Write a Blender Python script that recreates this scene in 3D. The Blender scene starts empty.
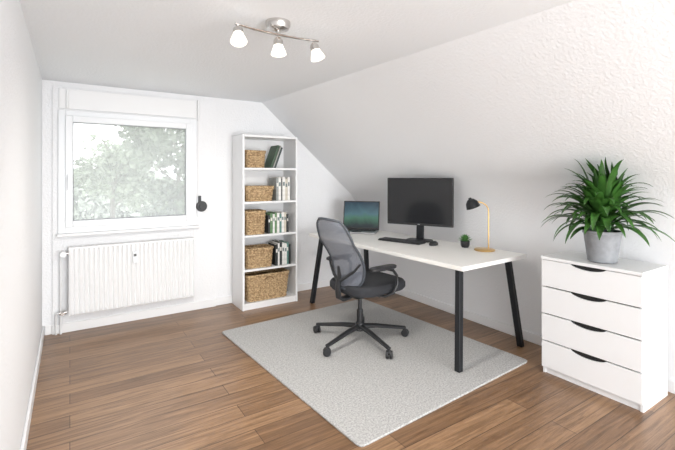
import bpy, bmesh, math, random
from mathutils import Vector, Matrix
random.seed(7)
S = bpy.context.scene
COL = S.collection
S.view_settings.view_transform = 'Standard'

# ------------------------------------------------------------ materials
def mat(name, color, rough=0.5, metal=0.0, bump=0.0, bscale=60, var=0.0, vscale=6, spec=0.5, emit=None, estr=0, coat=0):
    m = bpy.data.materials.new(name); m.use_nodes = True
    nt = m.node_tree; b = nt.nodes['Principled BSDF']
    b.inputs['Base Color'].default_value = (*color, 1)
    b.inputs['Roughness'].default_value = rough
    b.inputs['Metallic'].default_value = metal
    b.inputs['Specular IOR Level'].default_value = spec
    b.inputs['Coat Weight'].default_value = coat
    if emit:
        b.inputs['Emission Color'].default_value = (*emit, 1)
        b.inputs['Emission Strength'].default_value = estr
    tc = nt.nodes.new('ShaderNodeTexCoord')
    if var > 0:
        n = nt.nodes.new('ShaderNodeTexNoise'); n.inputs['Scale'].default_value = vscale
        n.inputs['Detail'].default_value = 4
        r = nt.nodes.new('ShaderNodeValToRGB')
        r.color_ramp.elements[0].position = .3; r.color_ramp.elements[1].position = .7
        r.color_ramp.elements[0].color = (*[c*(1-var) for c in color], 1)
        r.color_ramp.elements[1].color = (*[min(1, c*(1+var)) for c in color], 1)
        nt.links.new(tc.outputs['Object'], n.inputs['Vector'])
        nt.links.new(n.outputs['Fac'], r.inputs['Fac'])
        nt.links.new(r.outputs['Color'], b.inputs['Base Color'])
    if bump > 0:
        n = nt.nodes.new('ShaderNodeTexNoise'); n.inputs['Scale'].default_value = bscale
        n.inputs['Detail'].default_value = 3
        bp = nt.nodes.new('ShaderNodeBump'); bp.inputs['Strength'].default_value = bump
        bp.inputs['Distance'].default_value = .01
        nt.links.new(tc.outputs['Object'], n.inputs['Vector'])
        nt.links.new(n.outputs['Fac'], bp.inputs['Height'])
        nt.links.new(bp.outputs['Normal'], b.inputs['Normal'])
    return m

M_wall = mat('wall_paint', (.86,.868,.88), .9, bump=.38, bscale=55, spec=.2)
M_ceil = mat('ceiling_paint', (.87,.89,.91), .9, bump=.3, bscale=55, spec=.2)
M_trim = mat('trim_white', (.86,.865,.87), .45)
M_pvc = mat('pvc_white', (.84,.86,.88), .3)
M_white = mat('lacquer_white', (.85,.855,.86), .35)
M_desk = mat('desk_white', (.87,.86,.83), .4)
M_rad = mat('radiator_enamel', (.83,.835,.84), .35)
M_black = mat('black_plastic', (.018,.019,.021), .45)
M_bmetal = mat('black_metal', (.015,.017,.02), .4, metal=.3)
M_dark = mat('dark_gap', (.01,.01,.01), .7)
M_screen = mat('screen_glass', (.012,.013,.015), .15)
M_key = mat('keycap', (.03,.032,.035), .5)
M_silver = mat('brushed_silver', (.5,.51,.53), .35, metal=.9)
M_chrome = mat('satin_chrome', (.62,.6,.58), .25, metal=1)
M_brass = mat('brass', (.72,.48,.2), .28, metal=1)
M_seat = mat('seat_fabric', (.03,.032,.037), .9, bump=.5, bscale=300)
M_pot = mat('pot_gray', (.27,.28,.295), .7, var=.12, vscale=25)
M_soil = mat('soil', (.05,.035,.025), .95, bump=1, bscale=80, var=.4, vscale=60)
M_leaf = mat('leaf_green', (.042,.125,.022), .36, var=.55, vscale=7)
M_leafd = mat('succulent_green', (.08,.22,.06), .5, var=.3, vscale=40)
M_page = mat('paper', (.8,.78,.72), .8, var=.05, vscale=100)
M_lit = mat('lit_frosted_glass', (.95,.93,.88), .4, emit=(1,.93,.82), estr=1.6)
M_rub = mat('rubber_black', (.02,.02,.02), .7)

# woven wicker
def wicker(name, c1, c2):
    m = bpy.data.materials.new(name); m.use_nodes = True
    nt = m.node_tree; b = nt.nodes['Principled BSDF']; b.inputs['Roughness'].default_value = .75
    tc = nt.nodes.new('ShaderNodeTexCoord')
    n = nt.nodes.new('ShaderNodeTexNoise'); n.inputs['Scale'].default_value = 55; n.inputs['Detail'].default_value = 5
    r = nt.nodes.new('ShaderNodeValToRGB')
    r.color_ramp.elements[0].position = .35; r.color_ramp.elements[1].position = .65
    r.color_ramp.elements[0].color = (*c1, 1); r.color_ramp.elements[1].color = (*c2, 1)
    nt.links.new(tc.outputs['Object'], n.inputs['Vector']); nt.links.new(n.outputs['Fac'], r.inputs['Fac'])
    nt.links.new(r.outputs['Color'], b.inputs['Base Color'])
    return m
M_wick = wicker('wicker_tan', (.27,.17,.08), (.66,.48,.28))
M_wickd = wicker('wicker_rim', (.13,.07,.03), (.3,.18,.08))

# floor planks
def floor_mat():
    m = bpy.data.materials.new('oak_planks'); m.use_nodes = True
    nt = m.node_tree; L = nt.links; b = nt.nodes['Principled BSDF']
    tc = nt.nodes.new('ShaderNodeTexCoord')
    br = nt.nodes.new('ShaderNodeTexBrick')
    br.offset = .41; br.offset_frequency = 2
    br.inputs['Scale'].default_value = 1
    br.inputs['Brick Width'].default_value = 1.5
    br.inputs['Row Height'].default_value = .148
    br.inputs['Mortar Size'].default_value = .0024
    br.inputs['Mortar Smooth'].default_value = .3
    br.inputs['Color1'].default_value = (.335,.2,.108,1)
    br.inputs['Color2'].default_value = (.205,.115,.06,1)
    br.inputs['Mortar'].default_value = (.09,.05,.028,1)
    L.new(tc.outputs['Object'], br.inputs['Vector'])
    mp = nt.nodes.new('ShaderNodeMapping'); mp.inputs['Scale'].default_value = (.8,14,1)
    L.new(tc.outputs['Object'], mp.inputs['Vector'])
    n = nt.nodes.new('ShaderNodeTexNoise'); n.inputs['Scale'].default_value = 2.6
    n.inputs['Detail'].default_value = 9; n.inputs['Distortion'].default_value = 1.0
    n.inputs['Roughness'].default_value = .7
    L.new(mp.outputs['Vector'], n.inputs['Vector'])
    r = nt.nodes.new('ShaderNodeValToRGB')
    r.color_ramp.elements[0].position = .32; r.color_ramp.elements[0].color = (.48,.44,.4,1)
    r.color_ramp.elements[1].position = .68; r.color_ramp.elements[1].color = (1.3,1.3,1.3,1)
    L.new(n.outputs['Fac'], r.inputs['Fac'])
    mx = nt.nodes.new('ShaderNodeMixRGB'); mx.blend_type = 'MULTIPLY'; mx.inputs['Fac'].default_value = 1
    L.new(br.outputs['Color'], mx.inputs['Color1']); L.new(r.outputs['Color'], mx.inputs['Color2'])
    L.new(mx.outputs['Color'], b.inputs['Base Color'])
    b.inputs['Roughness'].default_value = .32
    bp = nt.nodes.new('ShaderNodeBump'); bp.inputs['Strength'].default_value = .2; bp.inputs['Distance'].default_value = .004
    L.new(n.outputs['Fac'], bp.inputs['Height']); L.new(bp.outputs['Normal'], b.inputs['Normal'])
    return m
M_floor = floor_mat()

def rug_mat():
    m = bpy.data.materials.new('rug_weave'); m.use_nodes = True
    nt = m.node_tree; L = nt.links; b = nt.nodes['Principled BSDF']
    b.inputs['Roughness'].default_value = 1; b.inputs['Specular IOR Level'].default_value = .1
    tc = nt.nodes.new('ShaderNodeTexCoord')
    n = nt.nodes.new('ShaderNodeTexNoise'); n.inputs['Scale'].default_value = 90; n.inputs['Detail'].default_value = 3
    n.inputs['Roughness'].default_value = .65
    r = nt.nodes.new('ShaderNodeValToRGB')
    r.color_ramp.elements[0].position = .34; r.color_ramp.elements[0].color = (.34,.338,.335,1)
    r.color_ramp.elements[1].position = .64; r.color_ramp.elements[1].color = (.58,.575,.56,1)
    L.new(tc.outputs['Object'], n.inputs['Vector']); L.new(n.outputs['Fac'], r.inputs['Fac'])
    L.new(r.outputs['Color'], b.inputs['Base Color'])
    bp = nt.nodes.new('ShaderNodeBump'); bp.inputs['Strength'].default_value = .5; bp.inputs['Distance'].default_value = .005
    L.new(n.outputs['Fac'], bp.inputs['Height']); L.new(bp.outputs['Normal'], b.inputs['Normal'])
    return m
M_rug = rug_mat()

def glass_mat():   # slightly fogged pane; white mix also lays haze over the view
    m = bpy.data.materials.new('window_glass'); m.use_nodes = True
    nt = m.node_tree; nt.nodes.clear()
    o = nt.nodes.new('ShaderNodeOutputMaterial'); mx = nt.nodes.new('ShaderNodeMixShader')
    t = nt.nodes.new('ShaderNodeBsdfTransparent'); g = nt.nodes.new('ShaderNodeBsdfTranslucent')
    g.inputs['Color'].default_value = (1,1,1,1)
    t.inputs['Color'].default_value = (.99,.99,.99,1)
    mx.inputs['Fac'].default_value = .2
    nt.links.new(t.outputs[0], mx.inputs[1]); nt.links.new(g.outputs[0], mx.inputs[2]); nt.links.new(mx.outputs[0], o.inputs[0])
    return m
M_glass = glass_mat()

def mesh_mat():
    m = bpy.data.materials.new('chair_mesh_fabric'); m.use_nodes = True
    nt = m.node_tree; nt.nodes.clear(); L = nt.links
    o = nt.nodes.new('ShaderNodeOutputMaterial'); mx = nt.nodes.new('ShaderNodeMixShader')
    t = nt.nodes.new('ShaderNodeBsdfTransparent'); p = nt.nodes.new('ShaderNodeBsdfPrincipled')
    p.inputs['Base Color'].default_value = (.165,.18,.215,1); p.inputs['Roughness'].default_value = .8
    tc = nt.nodes.new('ShaderNodeTexCoord'); w = nt.nodes.new('ShaderNodeTexVoronoi'); w.inputs['Scale'].default_value = 260
    r = nt.nodes.new('ShaderNodeMapRange'); r.inputs['From Min'].default_value = .2; r.inputs['From Max'].default_value = .5
    r.inputs['To Min'].default_value = .4; r.inputs['To Max'].default_value = .9
    L.new(tc.outputs['Object'], w.inputs['Vector']); L.new(w.outputs['Distance'], r.inputs['Value'])
    L.new(r.outputs['Result'], mx.inputs['Fac'])
    L.new(t.outputs[0], mx.inputs[1]); L.new(p.outputs[0], mx.inputs[2]); L.new(mx.outputs[0], o.inputs[0])
    return m
M_mesh = mesh_mat()

def wallpaper_mat():   # laptop display: dusky blue-green gradient
    m = bpy.data.materials.new('laptop_display'); m.use_nodes = True
    nt = m.node_tree; L = nt.links; b = nt.nodes['Principled BSDF']
    b.inputs['Base Color'].default_value = (.01,.01,.01,1); b.inputs['Roughness'].default_value = .2
    tc = nt.nodes.new('ShaderNodeTexCoord'); sx = nt.nodes.new('ShaderNodeSeparateXYZ')
    w = nt.nodes.new('ShaderNodeTexNoise'); w.inputs['Scale'].default_value = 6; w.inputs['Distortion'].default_value = 1
    ad = nt.nodes.new('ShaderNodeMath'); ad.operation='MULTIPLY_ADD'; ad.inputs[1].default_value=3.0
    mr = nt.nodes.new('ShaderNodeMath'); mr.operation='MULTIPLY_ADD'; mr.inputs[1].default_value=.35; mr.inputs[2].default_value=-.17
    r = nt.nodes.new('ShaderNodeValToRGB')
    r.color_ramp.elements[0].position = .12; r.color_ramp.elements[0].color = (.005,.015,.02,1)
    r.color_ramp.elements[1].position = .95; r.color_ramp.elements[1].color = (.01,.035,.06,1)
    e = r.color_ramp.elements.new(.42); e.color = (.05,.15,.10,1)
    e = r.color_ramp.elements.new(.55); e.color = (.06,.14,.17,1)
    L.new(tc.outputs['Object'], w.inputs['Vector']); L.new(tc.outputs['Object'], sx.inputs[0])
    L.new(w.outputs['Fac'], mr.inputs[0]); L.new(sx.outputs['Z'], ad.inputs[0]); L.new(mr.outputs[0], ad.inputs[2])
    L.new(ad.outputs[0], r.inputs['Fac'])
    L.new(r.outputs['Color'], b.inputs['Emission Color']); b.inputs['Emission Strength'].default_value = 1
    return m
M_disp = wallpaper_mat()

# ------------------------------------------------------------ builders
def link(o, parent=None):
    COL.objects.link(o)
    if parent: o.parent = parent
    return o

def empty(name, loc, rz=0):
    o = bpy.data.objects.new(name, None); o.empty_display_size = .05
    o.location = loc; o.rotation_euler = (0,0,rz)
    return link(o)

def tag(o, label, cat, group=None):
    o['label'] = label; o['category'] = cat
    if group: o['group'] = group
    return o

class B:
    def __init__(s): s.bm = bmesh.new()
    def box(s, c, d, M=None):
        r = bmesh.ops.create_cube(s.bm, size=1)
        m = Matrix.Translation(c) @ Matrix.Diagonal((*d,1))
        if M is not None: m = M @ m
        bmesh.ops.transform(s.bm, matrix=m, verts=r['verts']); return s
    def bb(s, x0,x1,y0,y1,z0,z1, M=None):
        return s.box(((x0+x1)/2,(y0+y1)/2,(z0+z1)/2),(abs(x1-x0),abs(y1-y0),abs(z1-z0)),M)
    def cyl(s, p1, p2, r1, r2=None, seg=24):
        if r2 is None: r2 = r1
        p1=Vector(p1); p2=Vector(p2); d=p2-p1
        r = bmesh.ops.create_cone(s.bm, cap_ends=True, segments=seg, radius1=r1, radius2=r2, depth=d.length)
        q = d.to_track_quat('Z','Y').to_matrix().to_4x4()
        bmesh.ops.transform(s.bm, matrix=Matrix.Translation((p1+p2)/2)@q, verts=r['verts']); return s
    def beam(s, p1, p2, w, d, xdir=(1,0,0)):
        p1=Vector(p1); p2=Vector(p2)
        corners=[(-w/2,-d/2),(w/2,-d/2),(w/2,d/2),(-w/2,d/2)]
        vs=[[s.bm.verts.new((p.x+a,p.y+b,p.z)) for a,b in corners] for p in (p1,p2)]
        for i in range(4):
            s.bm.faces.new((vs[0][i],vs[0][(i+1)%4],vs[1][(i+1)%4],vs[1][i]))
        s.bm.faces.new(vs[0][::-1]); s.bm.faces.new(vs[1]); return s
    def tube(s, pts, r, seg=10, closed=False, flat=1.0):
        pts=[Vector(p) for p in pts]; n=len(pts); rings=[]
        up=None
        for i,p in enumerate(pts):
            if closed: t=(pts[(i+1)%n]-pts[i-1]).normalized()
            else: t=(pts[min(i+1,n-1)]-pts[max(i-1,0)]).normalized()
            if up is None:
                up = Vector((0,0,1)) if abs(t.z)<.9 else Vector((1,0,0))
            a=(up - t*up.dot(t)).normalized(); b=t.cross(a); up=a
            rr = r[i] if isinstance(r,(list,tuple)) else r
            rings.append([s.bm.verts.new(p+a*math.cos(2*math.pi*k/seg)*rr*flat+b*math.sin(2*math.pi*k/seg)*rr) for k in range(seg)])
        m = n if closed else n-1
        for i in range(m):
            A=rings[i]; C=rings[(i+1)%n]
            for k in range(seg): s.bm.faces.new((A[k],A[(k+1)%seg],C[(k+1)%seg],C[k]))
        if not closed:
            s.bm.faces.new(rings[0][::-1]); s.bm.faces.new(rings[-1])
        return s
    def lathe(s, prof, seg=32, M=None):
        rings=[]; nv=[]
        for (r,z) in prof:
            if r<1e-6:
                v=s.bm.verts.new((0,0,z)); rings.append([v]); nv.append(v)
            else:
                R=[s.bm.verts.new((r*math.cos(2*math.pi*k/seg), r*math.sin(2*math.pi*k/seg), z)) for k in range(seg)]
                rings.append(R); nv+=R
        for i in range(len(rings)-1):
            A,C=rings[i],rings[i+1]
            for k in range(seg):
                k2=(k+1)%seg
                if len(A)==1 and len(C)==1: continue
                if len(A)==1: s.bm.faces.new((A[0],C[k2],C[k]))
                elif len(C)==1: s.bm.faces.new((A[k],A[k2],C[0]))
                else: s.bm.faces.new((A[k],A[k2],C[k2],C[k]))
        if M is not None: bmesh.ops.transform(s.bm, matrix=M, verts=nv)
        return s
    def slab(s, layers, n=4, seg=48, M=None):
        rings=[]; nv=[]
        for l in layers:
            z,hx,hy=l[:3]; cx=l[3] if len(l)>3 else 0
            R=[]
            for k in range(seg):
                a=2*math.pi*k/seg; c,si=math.cos(a),math.sin(a)
                R.append(s.bm.verts.new((cx+hx*math.copysign(abs(c)**(2/n),c), hy*math.copysign(abs(si)**(2/n),si), z)))
            rings.append(R); nv+=R
        for i in range(len(rings)-1):
            for k in range(seg):
                s.bm.faces.new((rings[i][k],rings[i][(k+1)%seg],rings[i+1][(k+1)%seg],rings[i+1][k]))
        s.bm.faces.new(rings[0][::-1]); s.bm.faces.new(rings[-1])
        if M is not None: bmesh.ops.transform(s.bm, matrix=M, verts=nv)
        return s
    def poly(s, pts, ext):
        e=Vector(ext)
        a=[s.bm.verts.new(Vector(p)) for p in pts]; b=[s.bm.verts.new(Vector(p)+e) for p in pts]
        n=len(pts)
        s.bm.faces.new(a[::-1]); s.bm.faces.new(b)
        for i in range(n): s.bm.faces.new((a[i],a[(i+1)%n],b[(i+1)%n],b[i]))
        return s
    def grid(s, f, nu, nv):
        V=[[s.bm.verts.new(f(i/nu,j/nv)) for j in range(nv+1)] for i in range(nu+1)]
        for i in range(nu):
            for j in range(nv): s.bm.faces.new((V[i][j],V[i+1][j],V[i+1][j+1],V[i][j+1]))
        return s
    def obj(s, name, m, parent=None, bevel=0, smooth=False, label=None, bseg=2):
        bmesh.ops.recalc_face_normals(s.bm, faces=s.bm.faces)
        me=bpy.data.meshes.new(name); s.bm.to_mesh(me); s.bm.free()
        ms = m if isinstance(m,(list,tuple)) else [m]
        for k in ms: me.materials.append(k)
        o=bpy.data.objects.new(name,me); link(o,parent)
        if smooth:
            for p in me.polygons: p.use_smooth=True
            try: me.set_sharp_from_angle(angle=math.radians(40))
            except Exception: pass
        if bevel:
            b=o.modifiers.new('bevel','BEVEL'); b.width=bevel; b.segments=bseg; b.limit_method='ANGLE'
            b.angle_limit=math.radians(40)
        if label: o['label']=label
        return o

def struct(o):
    o['kind']='structure'; return o

# ------------------------------------------------------------ room
XL,XR,YB,YF,H = -.21,3.38,4.58,-3.0,2.325
struct(B().bb(XL-.2,XR+.2,YF-.2,YB+.2,-.12,0).obj('floor', M_floor))
def cx(y):   # ceiling / slope crease x
    return 1.92+(4.58-max(y,-1))*.0535
def kz(y):   # knee-wall height
    t=max(0,min(1,(4.58-y)/2.0)); t=t*t*(3-2*t)
    return 1.06+.25*t
struct(B().bb(XL-.2,2.6,YF-.2,YB+.2,H,H+.12).obj('ceiling', M_ceil))
struct(B().bb(XL-.2,XL,YF-.2,YB+.2,0,H).obj('wall_left', M_wall))
# window opening
WX0,WX1,WZ0,WZ1=-.055,1.12,.95,2.04
b=B()
b.bb(XL,WX0,YB,YB+.2,0,H); b.bb(WX1,XR+.2,YB,YB+.2,0,H+.1)
b.bb(WX0,WX1,YB,YB+.2,0,WZ0); b.bb(WX0,WX1,YB,YB+.2,WZ1,H)
struct(b.obj('wall_back', M_wall))
# right wall: knee wall + roof slope with a soft crease
b=B()
def prof(y):
    k=Vector((XR,kz(y))); c=Vector((cx(y),H)); f=Vector((XR,0))
    d=(c-k).normalized(); r=.24
    pts=[f, Vector((XR,k.y-r))]
    a0=Vector((XR,k.y-r)); a2=k+d*r
    for i in range(1,13):
        t=i/13; pts.append(a0*(1-t)**2+k*2*t*(1-t)+a2*t*t)
    pts.append(a2); pts.append(c); 
    return pts
ys=[YF-.05+(YB+.05-YF+.05)*i/40 for i in range(41)]
P=[prof(y) for y in ys]
V=[[b.bm.verts.new((p.x,y,p.y)) for p in pr] for y,pr in zip(ys,P)]
V2=[[b.bm.verts.new((p.x+.2,y,p.y+(.15 if p.y>0.5 else 0))) for p in pr] for y,pr in zip(ys,P)]
m=len(P[0])
for i in range(40):
    for j in range(m-1):
        b.bm.faces.new((V[i][j],V[i+1][j],V[i+1][j+1],V[i][j+1]))
        b.bm.faces.new((V2[i][j],V2[i][j+1],V2[i+1][j+1],V2[i+1][j]))
    b.bm.faces.new((V[i][0],V2[i][0],V2[i+1][0],V[i+1][0])); b.bm.faces.new((V[i][m-1],V[i+1][m-1],V2[i+1][m-1],V2[i][m-1]))
for i in (0,40):
    for j in range(m-1): b.bm.faces.new((V[i][j],V[i][j+1],V2[i][j+1],V2[i][j]))
struct(b.obj('wall_right', M_wall, smooth=True))
# front wall (behind the viewpoint) with a large opening invented for the fill light
b=B()
fx0,fx1,fz0,fz1=.0,2.9,.08,1.72
b.bb(XL,fx0,YF-.2,YF,0,H); b.bb(fx1,XR,YF-.2,YF,0,H); b.bb(fx0,fx1,YF-.2,YF,0,fz0); b.bb(fx0,fx1,YF-.2,YF,fz1,H)
struct(b.obj('wall_front', M_wall))
b=B(); 
for a,c in ((fx0,fx0+.06),(.95,1.01),(1.9,1.96),(fx1-.06,fx1)): b.bb(a,c,YF-.12,YF-.05,fz0,fz1)
b.bb(fx0,fx1,YF-.12,YF-.05,fz0,fz0+.06); b.bb(fx0,fx1,YF-.12,YF-.05,fz1-.06,fz1)
fill_frame=struct(b.obj('fill_light_frame', M_pvc, bevel=.004))  # made-up window frame dressing the fill light

# raised panel round the window
PX0,PX1,PZ=-.135,1.359,2.275
PY=YB-.02
b=B()
b.bb(PX0,WX0,PY,YB+.001,0,PZ); b.bb(WX1,PX1,PY,YB+.001,0,PZ); b.bb(WX0,WX1,PY,YB+.001,0,WZ0); b.bb(WX0,WX1,PY,YB+.001,WZ1,PZ)
struct(b.obj('trim_1', M_wall, bevel=.003))
struct(B().bb(-.085,1.15,PY-.015,PY+.001,2.075,2.262).obj('trim_2', M_trim, bevel=.004))
struct(B().cyl((-.02,PY-.02,2.08),(-.02,PY-.02,2.25),.012).obj('trim_3', M_trim, smooth=True))
struct(B().cyl((1.17,PY-.01,2.05),(1.17,PY-.01,2.27),.012).obj('trim_4', M_trim, smooth=True))
# baseboards
struct(B().bb(XL+.001,XL+.017,YF+.02,YB-.001,0,.085).obj('baseboard_left', M_trim, bevel=.004))
b=B().bb(XL+.02,PX0,YB-.015,YB+.001,0,.085).bb(PX0,PX1,PY-.015,PY+.001,0,.085).bb(PX1,XR-.02,YB-.015,YB+.001,0,.085)
struct(b.obj('baseboard_back', M_trim, bevel=.004))
struct(B().bb(XR-.017,XR+.001,YF+.02,YB-.02,0,.085).obj('baseboard_right', M_trim, bevel=.004))

# window_1
win=empty('window_1',(.5325,PY,0)); struct(win)
def ringframe(b,x0,x1,z0,z1,w,y0,y1):
    b.bb(x0,x0+w,y0,y1,z0,z1); b.bb(x1-w,x1,y0,y1,z0,z1); b.bb(x0+w,x1-w,y0,y1,z0,z0+w); b.bb(x0+w,x1-w,y0,y1,z1-w,z1)
fx=-.5325
b=B(); ringframe(b,-.09+fx,1.141+fx,.92,2.06,.06,-.028,.06); b.obj('window_frame',M_pvc,win,bevel=.004)
b=B(); ringframe(b,-.035+fx,1.093+fx,.975,2.01,.058,-.05,.03); b.obj('sash',M_pvc,win,bevel=.006)
b=B(); ringframe(b,.023+fx,1.035+fx,1.033,1.952,.006,-.02,.0); b.obj('glazing_seal',mat('seal_gray',(.25,.26,.27),.6),win)
B().bb(.02+fx,1.04+fx,-.012,-.006,1.03,1.957).obj('glass_pane',M_glass,win)
B().bb(-.019+fx,.007+fx,-.062,-.049,1.40,1.47).cyl((-.006+fx,-.06,1.435),(-.006+fx,-.085,1.435),.009).bb(-.017+fx,.005+fx,-.098,-.082,1.32,1.448).obj('window_handle',M_pvc,win,bevel=.004)
B().bb(-.10+fx,1.165+fx,-.075,.02,.895,.92).obj('window_sill',M_trim,win,bevel=.005)

# strap winder
sw=empty('roller_shutter_strap',(1.18,PY,1.12)); tag(sw,'black roller shutter strap winder mounted beside the window frame','strap winder')
B().box((0,-.006,0),(.05,.014,.22)).obj('wall_plate',M_pvc,sw,bevel=.004)
B().cyl((.02,-.012,.0),(.02,-.035,.0),.058,seg=32).cyl((.02,-.034,0),(.02,-.045,0),.03).obj('strap_coil',M_black,sw,bevel=.003,smooth=True)
B().box((-.005,-.008,.53),(.018,.004,.84)).obj('strap',M_trim,sw)
B().box((.0,-.022,.08),(.03,.02,.07)).obj('strap_guide',M_black,sw,bevel=.004)

# ------------------------------------------------------------ radiator
rad=empty('radiator',(.55,4.5,0)); tag(rad,'white ribbed panel radiator mounted under the window','radiator')
b=B()
x0,x1,z0,z1=-.56,.56,.17,.79
n=28; N=n*8
prof2=[]
for i in range(N+1):
    t=i/N; ph=(t*n)%1
    dep = .0 if ph<.55 else .015*math.sin((ph-.55)/.45*math.pi)
    prof2.append((x0+.012+(x1-x0-.024)*t, -.045+dep))
rows=[(z0,.008),(z0+.012,.0),(z0+.03,.0),(z1-.03,.0),(z1-.012,0),(z1,.008)]
V=[]
for z,o in rows:
    fl = (z<=z0+.013 or z>=z1-.013)
    V.append([b.bm.verts.new((x, (-.045 if fl else y)+o, z)) for x,y in prof2])
for r in range(len(rows)-1):
    for i in range(N): b.bm.faces.new((V[r][i],V[r][i+1],V[r+1][i+1],V[r+1][i]))
b.bb(x0+.01,x1-.01,.01,.028,z0+.01,z1-.01)
b.obj('front_panel',M_rad,rad,smooth=True)
B().bb(x0,x0+.012,-.04,.04,z0,z1).obj('side_cover',M_rad,rad,bevel=.003)
B().bb(x1-.012,x1,-.04,.04,z0,z1).obj('side_cover',M_rad,rad,bevel=.003)
b=B(); b.bb(x0,x1,-.042,-.034,z1-.012,z1+.006); b.bb(x0,x1,.032,.04,z1-.012,z1+.006)
for i in range(56):
    x=x0+.01+(x1-x0-.02)*i/55; b.bb(x-.003,x+.003,-.035,.035,z1-.004,z1+.004)
b.obj('top_grille',M_rad,rad)
B().bb(-.42,-.38,.03,.06,.25,.7).obj('wall_bracket',M_rad,rad)
B().bb(.38,.42,.03,.06,.25,.7).obj('wall_bracket',M_rad,rad)
B().tube([(-.62,.03,0),(-.62,.03,.71),(-.62,.02,.735),(-.60,.0,.74),(-.55,0,.74)],.009).obj('pipe',M_rad,rad,smooth=True)
B().tube([(-.655,.03,0),(-.655,.03,.17),(-.65,.02,.195),(-.63,0,.20),(-.55,0,.20)],.009).obj('pipe',M_rad,rad,smooth=True)
B().cyl((-.63,0,.20),(-.575,0,.20),.018).cyl((-.605,0,.20),(-.605,-.05,.20),.014).obj('valve',M_chrome,rad,smooth=True)
B().cyl((-.60,0,.74),(-.56,0,.74),.014).obj('valve',M_chrome,rad,smooth=True)
B().cyl((-.60,-.0,.74),(-.60,-.07,.74),.026).obj('thermostat_knob',M_pvc,rad,bevel=.003,smooth=True)
B().bb(-.035,.003,-.072,-.045,.60,.71).obj('heat_meter',M_pvc,rad,bevel=.004)
B().bb(-.028,-.004,-.0735,-.071,.665,.69).obj('meter_display',mat('meter_gray',(.12,.12,.12),.4),rad)

# ------------------------------------------------------------ bookcase
bcx,bcy=1.878,4.388
bc=empty('bookcase',(bcx,bcy,0)); tag(bc,'tall narrow white open bookcase holding wicker baskets and books','bookcase')
hw,hd,HT=.33,.168,1.90
B().bb(-hw,-hw+.022,-hd,hd,0,HT).obj('side_panel',M_white,bc,bevel=.002)
B().bb(hw-.022,hw,-hd,hd,0,HT).obj('side_panel',M_white,bc,bevel=.002)
B().bb(-hw+.022,hw-.022,hd-.008,hd-.001,.03,HT-.01).obj('back_panel',M_white,bc)
B().bb(-hw+.022,hw-.022,-hd,hd-.008,HT-.025,HT).obj('top_panel',M_white,bc,bevel=.002)
SH=[.07,.435,.805,1.17,1.54]
for i,z in enumerate(SH):
    B().bb(-hw+.022,hw-.022,-hd+.003,hd-.008,z-.022,z).obj('shelf',M_white,bc,bevel=.002)
B().bb(-hw+.022,hw-.022,-hd+.012,-hd+.028,0,.048).obj('plinth',M_white,bc)

# baskets
def rrect(hx,hy,r,n=8):
    pts=[]
    for cxx,cyy,a0 in ((hx-r,hy-r,0),(-hx+r,hy-r,90),(-hx+r,-hy+r,180),(hx-r,-hy+r,270)):
        for i in range(n+1):
            a=math.radians(a0+90*i/n); pts.append((cxx+r*math.cos(a),cyy+r*math.sin(a)))
    return pts
def resample(pts,N):
    P=[Vector((*p,0)) for p in pts]; P.append(P[0]); L=[0]
    for i in range(1,len(P)): L.append(L[-1]+(P[i]-P[i-1]).length)
    out=[];j=0
    for k in range(N):
        d=L[-1]*k/N
        while L[j+1]<d: j+=1
        t=(d-L[j])/max(1e-9,L[j+1]-L[j]); out.append(P[j].lerp(P[j+1],t))
    return out
def basket(x,y,z,w,d,h,label,lid=False,handles=False,rz=0):
    e=empty('wicker_basket',(x,y,z),rz); tag(e,label,'basket','wicker baskets in the bookcase')
    rows=max(6,int(h/.019)); rh=h/rows
    N=2*int((w+d)/.03)+1
    b=B()
    for r in range(rows-1):
        tpr=.9+.1*(r/rows)
        base=resample(rrect(w/2*tpr-.01,d/2*tpr-.01,.03),N*4)
        pts=[]
        for k,p in enumerate(base):
            c=math.cos(math.pi*k/4*1.0+r*math.pi)*.004
            nrm=Vector((p.x/(w/2),p.y/(d/2),0)).normalized()
            pts.append(p+nrm*c+Vector((0,0,rh*(r+.5))))
        b.tube(pts,rh*.56,6,closed=True)
    b.slab([(.004,w/2*.88,d/2*.88),(.012,w/2*.88,d/2*.88)],n=8)
    b.obj('woven_body',M_wick,e,smooth=True)
    b=B()
    base=resample(rrect(w/2-.006,d/2-.006,.03),N*3)
    for q in range(2):
        pts=[p+Vector((0,0,h-rh*.5+.004*math.sin(k*1.3+q*math.pi)))+Vector((p.x,p.y,0)).normalized()*.003*math.cos(k*1.3+q*math.pi) for k,p in enumerate(base)]
        b.tube(pts,rh*.5,6,closed=True)
    b.obj('rim',M_wick,e,smooth=True)
    if lid:
        b=B(); 
        ln=int(d/.016)
        for i in range(ln):
            yy=-d/2+.01+(d-.02)*i/(ln-1)
            b.tube([(-w/2+.008+(w-.016)*k/24, yy, h+.004+.003*math.cos(k*math.pi/1.0+i*math.pi)) for k in range(25)],.0085,6)
        b.obj('lid',M_wick,e,smooth=True)
    if handles:
        for sy in (-1,1):
            B().tube([(.05*math.cos(math.pi*k/10),sy*(d/2+.004),h*.78+.03*math.sin(math.pi*k/10)) for k in range(11)],.006,8).obj('handle',M_wickd,e,smooth=True)
    return e
yf=bcy-hd
basket(1.715,yf+.14,SH[4]+.001,.24,.24,.19,'low open tan wicker basket on the top shelf beside leaning magazines')
basket(1.765,yf+.15,SH[3]+.001,.34,.25,.155,'flat lidded tan wicker box next to white books',lid=True)
basket(1.715,yf+.14,SH[2]+.001,.24,.24,.26,'tall narrow tan wicker basket beside green and dark books')
basket(1.76,yf+.14,SH[1]+.001,.33,.24,.22,'wide open tan wicker basket beside dark books',handles=False)
basket(1.86,yf+.15,SH[0]+.001,.52,.27,.29,'large tan wicker basket on the bottom shelf',handles=True)

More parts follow.
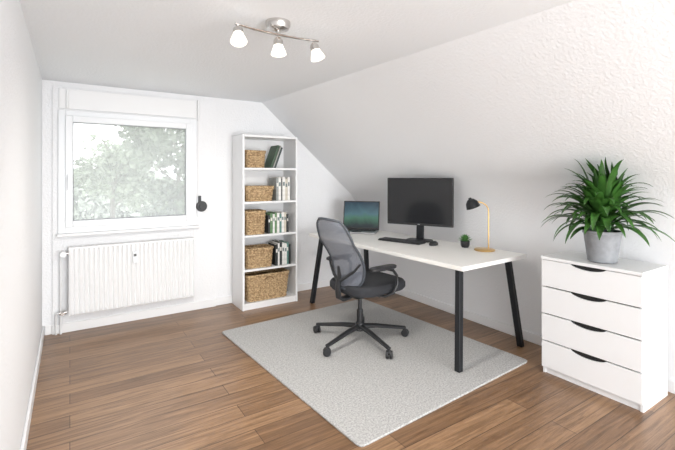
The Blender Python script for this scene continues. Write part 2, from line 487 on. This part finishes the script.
# books
book_mats={}
def bmat(c):
    if c not in book_mats: book_mats[c]=mat('book_cover',c,.5,var=.15,vscale=25)
    return book_mats[c]
def book(x,y,z,t,d,h,c,label,group,lean=0,name='book'):
    e=empty(name,(x,y,z)); e.rotation_euler=(0,lean,0)
    tag(e,label,'book' if name=='book' else 'magazine',group)
    b=B().bb(-t/2,-t/2+.002,0,d,0,h).bb(t/2-.002,t/2,0,d,0,h).bb(-t/2,t/2,-.001,.003,0,h)
    b.obj('cover',bmat(c),e,bevel=.0008)
    B().bb(-t/2+.002,t/2-.002,.003,d-.004,.003,h-.004).obj('pages',M_page,e)
    if t>.02:
        B().bb(-t/2*.6,t/2*.6,-.002,0,h*.62,h*.78).obj('spine_label',bmat((.75,.73,.68) if sum(c)<1 else (.15,.2,.2)),e)
    return e
W=(.78,.77,.74);C=(.6,.56,.47);G=(.13,.24,.12);K=(.03,.035,.035);Gy=(.3,.32,.31);T=(.12,.25,.22);Br=(.25,.15,.08)
nm={W:'white',C:'cream',G:'green',K:'black',Gy:'gray',T:'teal',Br:'brown'}
def row(xs,xe,z,seq,hb,group,where):
    x=xs
    for c,t,hh in seq:
        book(x+t/2,yf+.03+random.uniform(0,.012),z+.001,t,.2,hb*hh,c,'upright %s book with plain spine %s'%(nm[c],where),group); x+=t+.0012
row(1.955,2.15,SH[3],[(Gy,.026,.97),(W,.032,1),(K,.014,.95),(W,.035,1.02),(C,.03,.93),(W,.028,1)],.265,'books on the second shelf','next to the lidded box')
row(1.855,2.13,SH[2],[(K,.025,.9),(G,.03,1),(W,.022,.95),(G,.026,1.02),(W,.03,1),(T,.026,.93),(W,.03,1.02),(C,.03,1),(K,.025,.9)],.225,'books on the third shelf','beside the tall basket')
row(1.945,2.13,SH[1],[(K,.03,.95),(W,.022,1),(K,.03,1.04),(W,.026,1),(W,.03,.96),(T,.024,1),(K,.02,.9)],.25,'books on the fourth shelf','beside the wide basket')
book(1.90,yf+.05,SH[4]+.002,.016,.21,.275,(.07,.13,.08),'dark green patterned magazine leaning on its neighbour','magazines on the top shelf',name='magazine',lean=.36)
book(1.925,yf+.045,SH[4]+.002,.014,.21,.27,(.35,.36,.33),'gray magazine leaning to the side','magazines on the top shelf',name='magazine',lean=.36)
book(1.948,yf+.05,SH[4]+.002,.018,.2,.25,(.03,.05,.05),'dark magazine leaning to the side','magazines on the top shelf',name='magazine',lean=.36)

# ------------------------------------------------------------ rug
b=B().slab([(0,.855,1.005),(.008,.857,1.007),(.012,.853,1.003)],n=60,seg=160)
rug=b.obj('area_rug',M_rug); rug.location=(2.085,2.805,.0005); rug.rotation_euler=(0,0,.06)
tag(rug,'light gray speckled rectangular woven rug lying under desk and chair','rug')
RT=.0125

# ------------------------------------------------------------ desk
DZ=.79
dk=empty('desk',(2.765,3.065,0),.038); tag(dk,'long white desk with splayed black metal legs','desk')
B().bb(-.425,.425,-1.068,1.068,DZ-.034,DZ).obj('desk_top',M_desk,dk,bevel=.004)
for (sx,sy) in ((-1,-1),(1,-1),(-1,1),(1,1)):
    zb=RT+.001 if (sx,sy)==(-1,-1) else .0
    b=B().beam((sx*.32,sy*.955,DZ-.034),(sx*.41,sy*1.02,zb),.045,.045)
    b.obj('leg',M_bmetal,dk,bevel=.004)
b=B()
for sy in (-1,1): b.bb(-.335,.335,sy*.955-.02,sy*.955+.02,DZ-.066,DZ-.035)
for sx in (-1,1): b.bb(sx*.30-.015,sx*.30+.015,-.955,.955,DZ-.062,DZ-.035)
b.obj('under_frame',M_bmetal,dk)

# ------------------------------------------------------------ monitor
mo=empty('monitor',(2.98,3.035,DZ+.001),math.radians(25)); tag(mo,'wide black computer monitor, switched off, on a stand on the desk','monitor')
B().slab([(0,.085,.13),(.008,.085,.13),(.012,.08,.125)],n=5).obj('stand_base',M_black,mo,smooth=True)
B().beam((.03,0,.01),(.05,0,.36),.03,.075).cyl((.05,0,.36),(.015,0,.36),.03).obj('stand_neck',M_bmetal,mo,bevel=.004)
B().bb(-.008,.022,-.35,.35,.155,.64).obj('screen_housing',M_black,mo,bevel=.005)
B().bb(-.0095,-.0075,-.34,.34,.178,.63).obj('display',M_screen,mo)
B().bb(-.0085,-.0075,-.012,.012,.163,.17).obj('badge',M_silver,mo)

# ------------------------------------------------------------ laptop
ang=math.atan2(.66,.75)
lp=empty('laptop',(2.83,3.88,DZ+.001),ang); tag(lp,'open dark laptop with green wallpaper on its screen, on the desk','laptop')
B().bb(-.14,.14,-.22,.22,.002,.018).obj('laptop_base',M_silver,lp,bevel=.004)
b=B()
for r in range(6):
    for c in range(14):
        b.box((-.01+r*.021,-.182+c*.028,.019),(.017,.023,.003))
b.obj('keycaps',M_key,lp)
B().box((-.09,0,.0185),(.065,.11,.001)).obj('touchpad',M_key,lp)
R=Matrix.Translation((.14,0,.018))@Matrix.Rotation(math.radians(10),4,'Y')
B().bb(-.004,.004,-.222,.222,0,.34,R).obj('laptop_lid',M_black,lp,bevel=.002)
o=B().bb(-.0055,-.0038,-.21,.21,.02,.327).obj('display',M_disp,lp); o.matrix_local=R
B().cyl((.14,-.16,.017),(.14,.16,.017),.007).obj('hinge',M_black,lp,smooth=True)

# ------------------------------------------------------------ keyboard + mouse
kb=empty('keyboard',(2.78,3.08,DZ+.001),.3); tag(kb,'slim black computer keyboard lying in front of the monitor','keyboard')
B().bb(-.068,.068,-.235,.235,0,.014).obj('keyboard_case',M_black,kb,bevel=.004)
b=B()
for r in range(6):
    for c in range(20):
        if r==0 and 6<=c<=12: continue
        b.box((-.053+r*.0212,-.218+c*.0229,.0165),(.018,.0195,.007))
b.box((-.053,-.218+9*.0229,.0165),(.018,.155,.007))
b.obj('keycaps',M_key,kb)
ms=empty('mouse',(2.90,2.76,DZ+.001),.25); tag(ms,'black computer mouse on the desk next to the keyboard','mouse')
B().slab([(0,.052,.031),(.01,.056,.034),(.022,.052,.031),(.032,.04,.024),(.037,.022,.014)],n=2.6,seg=28).obj('mouse_body',M_black,ms,smooth=True)
B().cyl((.03,-.004,.03),(.03,.004,.03),.010).obj('scroll_wheel',M_silver,ms,smooth=True)

# ------------------------------------------------------------ desk lamp
dl=empty('desk_lamp',(3.075,2.32,DZ+.001)); tag(dl,'brass desk lamp with small black dome shade and round base','lamp')
B().lathe([(0,0),(.085,0),(.089,.004),(.089,.010),(.083,.014),(0,.016)]).obj('base',M_brass,dl,smooth=True)
sd=Vector((-.78,.5,0)).normalized()
pts=[Vector((.03,-.02,.012)),Vector((.03,-.02,.2)),Vector((.03,-.02,.345))]
c0=Vector((.03,-.02,.345))
for i in range(1,13):
    a=math.pi/2*i/12*1.15
    pts.append(c0+sd*(.10*(1-math.cos(a)))+Vector((0,0,.085*math.sin(a))))
B().tube(pts,.006,10).obj('pole',M_brass,dl,smooth=True)
e=pts[-1]+sd*.03
R=Matrix.Translation(e)@Matrix.Rotation(math.radians(-22),4,Vector((sd.y,-sd.x,0)))
B().lathe([(.014,.03),(.03,.022),(.052,-.005),(.062,-.05),(.06,-.05),(.05,-.005),(.028,.017),(0,.022)],M=R).lathe([(0,.04),(.012,.04),(.015,.03),(.014,.02)],M=R).obj('lamp_shade',M_bmetal,dl,smooth=True)
B().lathe([(0,-.035),(.018,-.028),(.024,-.01),(.016,.01),(0,.012)],seg=16,M=R).obj('bulb',M_lit,dl,smooth=True)
B().cyl(pts[-1]-sd*.006,e+Vector((0,0,.03)),.006).obj('joint',M_brass,dl,smooth=True)

# ------------------------------------------------------------ leaves
def leaf(b, base, az, el, L, w, droop, fold=.25, n=9, clip=None):
    p=Vector(base); d=Vector((math.cos(az)*math.cos(el),math.sin(az)*math.cos(el),math.sin(el)))
    side=Vector((-math.sin(az),math.cos(az),0)); prev=None
    for i in range(n+1):
        t=i/n
        ww=w*(math.sin(math.pi*min(1,t*.93+.07))**.75)*(1-.25*t) if i<n else .0008
        if t<.15: ww=w*(.25+t*2.5)
        up=side.cross(d).normalized()*-1
        q=[p-side*ww/2+up*ww*fold, p.copy(), p+side*ww/2+up*ww*fold]
        if clip is not None:
            for v in q: v.x=min(v.x,clip(v.z))
        row=[b.bm.verts.new(v) for v in q]
        if prev:
            b.bm.faces.new((prev[0],prev[1],row[1],row[0])); b.bm.faces.new((prev[1],prev[2],row[2],row[1]))
        prev=row
        p=p+d*(L/n)
        d=(d+Vector((0,0,-droop/n*(.4+1.2*t)))).normalized()
        if clip is not None and p.x>clip(p.z)-.01:
            p.x=clip(p.z)-.01; d.x=min(d.x,0); d=d.normalized() if d.length>.1 else Vector((0,0,-1))
# small desk plant
sp=empty('succulent_plant',(3.06,2.52,DZ+.001)); tag(sp,'tiny green succulent in a round black pot on the desk','potted plant')
B().lathe([(0,0),(.03,0),(.04,.02),(.042,.06),(.038,.06),(.036,.05),(0,.05)]).obj('pot',M_black,sp,smooth=True)
b=B()
for i in range(40):
    leaf(b,(0,0,.05),i*2.4,math.radians(15+65*(i/40)),.075,.02,.3,n=5)
b.obj('foliage',M_leafd,sp,smooth=True)

# ------------------------------------------------------------ office chair
ch=empty('office_chair',(2.125,2.89,RT+.0005),math.radians(5)); tag(ch,'gray mesh-back office swivel chair with black seat on the rug','office chair')
R5=.42
A0=46
for i in range(5):
    a=math.radians(i*72+A0)
    c,s_=math.cos(a),math.sin(a)
    b=B(); b.tube([(c*.03,s_*.03,.125),(c*.15,s_*.15,.118),(c*.3,s_*.3,.095),(c*R5,s_*R5,.078)],[.027,.024,.021,.018],10,flat=.8)
    b.obj('base_arm',M_black,ch,smooth=True)
for i in range(5):
    a=math.radians(i*72+A0); c,s_=math.cos(a),math.sin(a)
    o=Vector((c*R5,s_*R5,0)); wa=a+random.uniform(-.6,.6)+1.2
    ax=Vector((math.cos(wa),math.sin(wa),0))
    b=B()
    for q in (-1,1):
        m0=o+ax*(.016*q)+Vector((0,0,.032))
        b.cyl(m0-ax*.009,m0+ax*.009,.032,seg=24)
    b.cyl(o+Vector((0,0,.03)),o+Vector((0,0,.085)),.009)
    b.cyl(o+Vector((0,0,.045)),o+Vector((0,0,.068)),.022,.014)
    b.obj('caster',M_black,ch,bevel=.003,smooth=True)
B().cyl((0,0,.09),(0,0,.16),.045,.036).obj('hub',M_black,ch,bevel=.004,smooth=True)
B().cyl((0,0,.15),(0,0,.27),.027).cyl((0,0,.27),(0,0,.41),.017).obj('gas_lift',M_black,ch,smooth=True)
B().slab([(.39,.10,.08),(.425,.15,.12),(.44,.16,.13)],n=4).cyl((.05,-.1,.42),(.05,-.2,.415),.006).cyl((-.05,.1,.42),(-.05,.19,.41),.006).obj('tilt_mechanism',M_black,ch,smooth=True)
b=B().slab([(.438,.22,.22,.09),(.445,.28,.25,.09),(.465,.295,.262,.09),(.50,.295,.262,.09),(.522,.28,.25,.09),(.532,.235,.21,.09),(.528,.1,.1,.09)],n=4.2)
b.obj('seat',M_seat,ch,smooth=True)
def backpt(u,q):
    s=u*2-1
    hwid=(.17+.055*math.sin(math.pi*min(1,q*.8+.05)))
    hwid*=1-.30*abs(2*q-1)**9
    z=.49+.60*q+ -.02*s*s*(1 if q>.5 else -1)*abs(2*q-1)
    x=-.205-.195*q**1.25+.05*math.sin(math.pi*min(1,q*1.5))+.06*s*s
    return Vector((x,s*hwid,z))
b=B().grid(backpt,20,28)
b.obj('backrest_mesh',M_mesh,ch,smooth=True,label='translucent blue-gray mesh backrest panel')
bd=[backpt(i/20,0) for i in range(20)]+[backpt(1,i/28) for i in range(28)]+[backpt(1-i/20,1) for i in range(20)]+[backpt(0,1-i/28) for i in range(28)]
M_frame=mat('chair_frame_gray',(.06,.068,.08),.5)
B().tube(bd,.0105,10,closed=True).obj('backrest_frame',M_frame,ch,smooth=True)
b=B()
b.tube([(-.08,0,.41),(-.19,0,.395),(-.235,0,.42),(-.247,0,.5),(-.23,0,.60),(-.24,0,.68)],[.035,.035,.035,.032,.024,.014],10,flat=.6)
for sgn in (-1,1):
    b.tube([(-.235,0,.55),(-.225,sgn*.08,.60),(-.197,sgn*.16,.66),(-.18,sgn*.21,.72)],[.015,.013,.011,.009],8)
b.obj('back_support',M_black,ch,smooth=True)
for sgn in (-1,1):
    b=B().tube([(.02,sgn*.10,.43),(.06,sgn*.25,.43),(.11,sgn*.30,.46),(.15,sgn*.305,.53),(.15,sgn*.30,.60),(.11,sgn*.295,.65),(.05,sgn*.29,.668)],.016,10,flat=.75)
    b.obj('arm_bracket',M_black,ch,smooth=True)
    Mx=Matrix.Translation((.0,sgn*.288,0))
    B().slab([(.668,.13,.036),(.674,.14,.042),(.69,.14,.042),(.697,.13,.034)],n=3.5,M=Mx).obj('armrest_pad',M_black,ch,smooth=True)

# ------------------------------------------------------------ drawer cabinet
cb=empty('drawer_cabinet',(3.112,1.385,0)); tag(cb,'white four-drawer cabinet with black scooped handles against the wall','cabinet')
CW,CD,CH=.318,.196,.86
b=B().bb(-CD+.02,CD,-CW,-CW+.018,0,CH-.022).bb(-CD+.02,CD,CW-.018,CW,0,CH-.022).bb(CD-.008,CD-.001,-CW,CW,.02,CH-.03).bb(-CD+.03,-CD+.045,-CW+.018,CW-.018,0,.045).bb(-CD+.03,CD-.01,-CW+.018,CW-.018,.035,.05)
b.obj('carcass',M_white,cb,bevel=.0015)
B().bb(-CD-.002,CD,-CW-.004,CW+.004,CH-.022,CH).obj('top_panel',M_white,cb,bevel=.003)
B().bb(-CD+.024,-CD+.028,-CW+.018,CW-.018,.05,CH-.024).obj('inner_shadow_gap',M_dark,cb)
dh=.197
for i in range(4):
    zt=CH-.0255-i*dh*1.005; zb=zt-dh+.0075
    g=CW-.001
    pts=[(-CD,-g,zb),(-CD,g,zb),(-CD,g,zt)]
    for k in range(17):
        t=k/16; yy=.115-.23*t
        pts.append((-CD,yy,zt-.026*(math.sin(math.pi*t)**.6)))
    pts.append((-CD,-g,zt))
    dr=B().poly(pts,(.018,0,0)).obj('drawer',M_white,cb,bevel=.0012)
    b=B(); hp=[(-CD+.012,.118-.236*k/16,zt-.03*(math.sin(math.pi*k/16)**.6)-.001) for k in range(17)]
    b.poly(hp,(.007,0,0)); b.obj('handle',M_dark,dr,label='black recessed grip')

# ------------------------------------------------------------ big plant
PXp=3.07
pp=empty('potted_plant',(PXp,1.36,CH+.001)); tag(pp,'bushy green long-leaved plant in a gray pot on the cabinet','potted plant')
def wallclip(zl):
    z=zl+CH
    x=3.34
    k0=kz(1.3)
    sx=3.38-(z-k0)*(3.38-cx(1.3))/(H-k0)
    return min(x,sx-.08)-PXp if z>k0-.2 else x-PXp
B().lathe([(0,0),(.078,0),(.088,.006),(.112,.19),(.118,.195),(.118,.215),(.108,.215),(.105,.18),(0,.18)],seg=48).obj('pot',M_pot,pp,smooth=True)
B().lathe([(0,.188),(.06,.19),(.106,.182)],seg=32).obj('soil',M_soil,pp,smooth=True)
b=B()
for i in range(7):
    a=i*2.4; r=.04 if i else 0
    b.cyl((r*math.cos(a),r*math.sin(a),.18),(r*1.4*math.cos(a),r*1.4*math.sin(a),.34),.009,.006,8)
b.obj('stem',M_leafd,pp,smooth=True)
b=B()
random.seed(11)
NL=155
for i in range(NL):
    f=i/NL; az=i*2.39996+random.uniform(-.25,.25)
    el=math.radians(22+58*f**.9+random.uniform(-10,10))
    L=.345+random.uniform(-.07,.05)
    cosx=math.cos(az)
    if cosx>0: L*=1-.3*cosx*math.cos(el)
    r=.07*random.random()
    leaf(b,(r*math.cos(az),r*math.sin(az),.23+.13*f+random.uniform(-.03,.03)),az,el,L,.056+random.uniform(-.012,.012),2.0+random.uniform(-.7,.7),fold=.16,n=12,clip=wallclip)
b.obj('foliage',M_leaf,pp,smooth=True)

# ------------------------------------------------------------ ceiling lamp
cl=empty('ceiling_spotlight',(.99,2.13,H-.0005)); tag(cl,'satin chrome three-spot ceiling light with lit frosted shades','ceiling light')
B().lathe([(0,0),(.07,0),(.07,-.02),(.06,-.04),(.03,-.05),(0,-.052)]).cyl((0,0,-.04),(0,0,-.07),.012).obj('canopy',M_chrome,cl,smooth=True)
B().tube([(-.25,0,-.06),(-.14,.0,-.068),(0,0,-.072),(.14,0,-.068),(.265,0,-.06)],.011,12,flat=.6).obj('bar',M_chrome,cl,smooth=True)
spots=[((-.235,0,-.06),Vector((-.1,-.45,-1))),((0,0,-.075),Vector((.0,-.1,-1))),((.235,0,-.065),Vector((.2,-.25,-1)))]
for p,d in spots:
    p=Vector(p); d=d.normalized(); q=(-d).to_track_quat('Z','Y').to_matrix().to_4x4()
    M0=Matrix.Translation(p+Vector((0,0,-.025)))@q
    hd_=B().lathe([(0,.012),(.016,.01),(.026,-.005),(.028,-.035),(.0,-.035)],seg=24,M=M0).cyl(p,p+Vector((0,0,-.03)),.006).obj('spot_head',M_chrome,cl,smooth=True)
    B().lathe([(.024,-.026),(.028,-.042),(.037,-.066),(.044,-.086),(.040,-.086),(.034,-.07),(0,-.062)],seg=32,M=M0).obj('lamp_shade',M_lit,hd_,smooth=True)
    l=bpy.data.lights.new('spot_bulb','SPOT'); l.energy=29; l.color=(1,.96,.9); l.shadow_soft_size=.05; l.spot_size=math.radians(155); l.spot_blend=1
    lo=bpy.data.objects.new('spot_bulb_light',l); lo.location=Vector(cl.location)+p+Vector((0,0,-.03))+d*.16; COL.objects.link(lo)
    dd=Vector((d.x,.5,-1)); lo.rotation_euler=dd.to_track_quat('-Z','Y').to_euler()

# ------------------------------------------------------------ outside
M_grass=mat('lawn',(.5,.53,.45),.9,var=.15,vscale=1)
M_fol=mat('tree_leaves',(.27,.31,.23),.7,var=.45,vscale=.9)  # leaf green greyed and lightened to paint in outdoor haze
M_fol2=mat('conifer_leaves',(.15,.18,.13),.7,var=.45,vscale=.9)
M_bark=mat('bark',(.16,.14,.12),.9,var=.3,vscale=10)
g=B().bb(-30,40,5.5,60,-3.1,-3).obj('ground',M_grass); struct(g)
def tree(x,y,zc,rx,rz,m,n,seed,label,s0=.06,s1=.14):
    rnd=random.Random(seed)
    e=empty('tree',(x,y,-3)); tag(e,label,'tree')
    tb=B().cyl((0,0,0),(0,0,3+zc),.14,.06,10)
    for k in range(9):
        a=k*2.4; z0_=3+zc-rz*.9+k*rz*.16
        tb.cyl((0,0,z0_),(math.cos(a)*rx*.75,math.sin(a)*rx*.75,z0_+rz*.55),.04,.012,6)
    tb.obj('trunk',M_bark,e,smooth=True)
    cl_=[(Vector((rnd.uniform(-.75,.75)*rx,rnd.uniform(-.75,.75)*rx,3+zc+rnd.uniform(-.85,.85)*rz)),rnd.uniform(.25,.5)*rx) for _ in range(16)]
    b=B()
    for i in range(n):
        c0,rr=cl_[i%16]
        v=Vector((rnd.gauss(0,.45),rnd.gauss(0,.45),rnd.gauss(0,.4)))*rr*1.2
        p=c0+v
        s_=rnd.uniform(s0,s1)
        q=Matrix.Rotation(rnd.uniform(0,6.28),4,Vector((rnd.uniform(-1,1),rnd.uniform(-1,1),rnd.uniform(-1,1))).normalized())
        vs=[b.bm.verts.new(p+(q@Vector(c))*s_) for c in ((-1,-.5,0),(0,-.7,.1),(1,0,0),(0,.7,.1))]
        b.bm.faces.new(vs)
    b.obj('foliage',m,e)
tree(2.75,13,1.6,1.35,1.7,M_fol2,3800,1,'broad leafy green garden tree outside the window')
tree(1.35,17.5,1.7,1.35,1.6,M_fol,3400,2,'dense haze-paled green garden tree outside the window')
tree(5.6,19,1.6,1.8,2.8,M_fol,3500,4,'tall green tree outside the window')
M_hedge=mat('hedge_leaves',(.50,.54,.48),.8,var=.2,vscale=.5)  # far-garden haze painted into this washed-out green
hedge=B()
rnd=random.Random(5)
for i in range(9000):
    xx=rnd.uniform(-6,12)
    p=Vector((xx,rnd.uniform(26.5,28),rnd.uniform(-3,1.5+.6*math.sin(xx*.7))))
    q=Matrix.Rotation(rnd.uniform(0,6.28),4,Vector((rnd.uniform(-1,1),rnd.uniform(-1,1),rnd.uniform(-1,1))).normalized())
    vs=[hedge.bm.verts.new(p+(q@Vector(c))*.24) for c in ((-1,-.5,0),(0,-.7,.1),(1,0,0),(0,.7,.1))]; hedge.bm.faces.new(vs)
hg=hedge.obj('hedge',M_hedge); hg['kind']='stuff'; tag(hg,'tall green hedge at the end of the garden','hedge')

# ------------------------------------------------------------ light
wd=bpy.data.worlds.new('sky'); S.world=wd; wd.use_nodes=True
bg=wd.node_tree.nodes['Background']; bg.inputs['Color'].default_value=(.96,.98,1,1); bg.inputs['Strength'].default_value=2.6
def area(name,loc,rot,sx,sy,e,color):
    l=bpy.data.lights.new(name,'AREA'); l.shape='RECTANGLE'; l.size=sx; l.size_y=sy; l.energy=e; l.color=color
    o=bpy.data.objects.new(name,l); o.location=loc; o.rotation_euler=rot; COL.objects.link(o); return o
area('rear_fill_light',(1.45,YF+.03,.9),(math.radians(90),0,0),2.8,1.6,205,(.97,.985,1))  # unseen fill light added to brighten the room evenly

# ------------------------------------------------------------ camera
cd=bpy.data.cameras.new('cam'); cam=bpy.data.objects.new('camera',cd); COL.objects.link(cam)
cam.location=(0,0,1.45); cam.rotation_euler=(math.radians(90),0,-math.radians(33.2))
cd.sensor_width=36; cd.lens=409/675*36; cd.shift_y=-49/675; cd.clip_start=.02
S.camera=cam
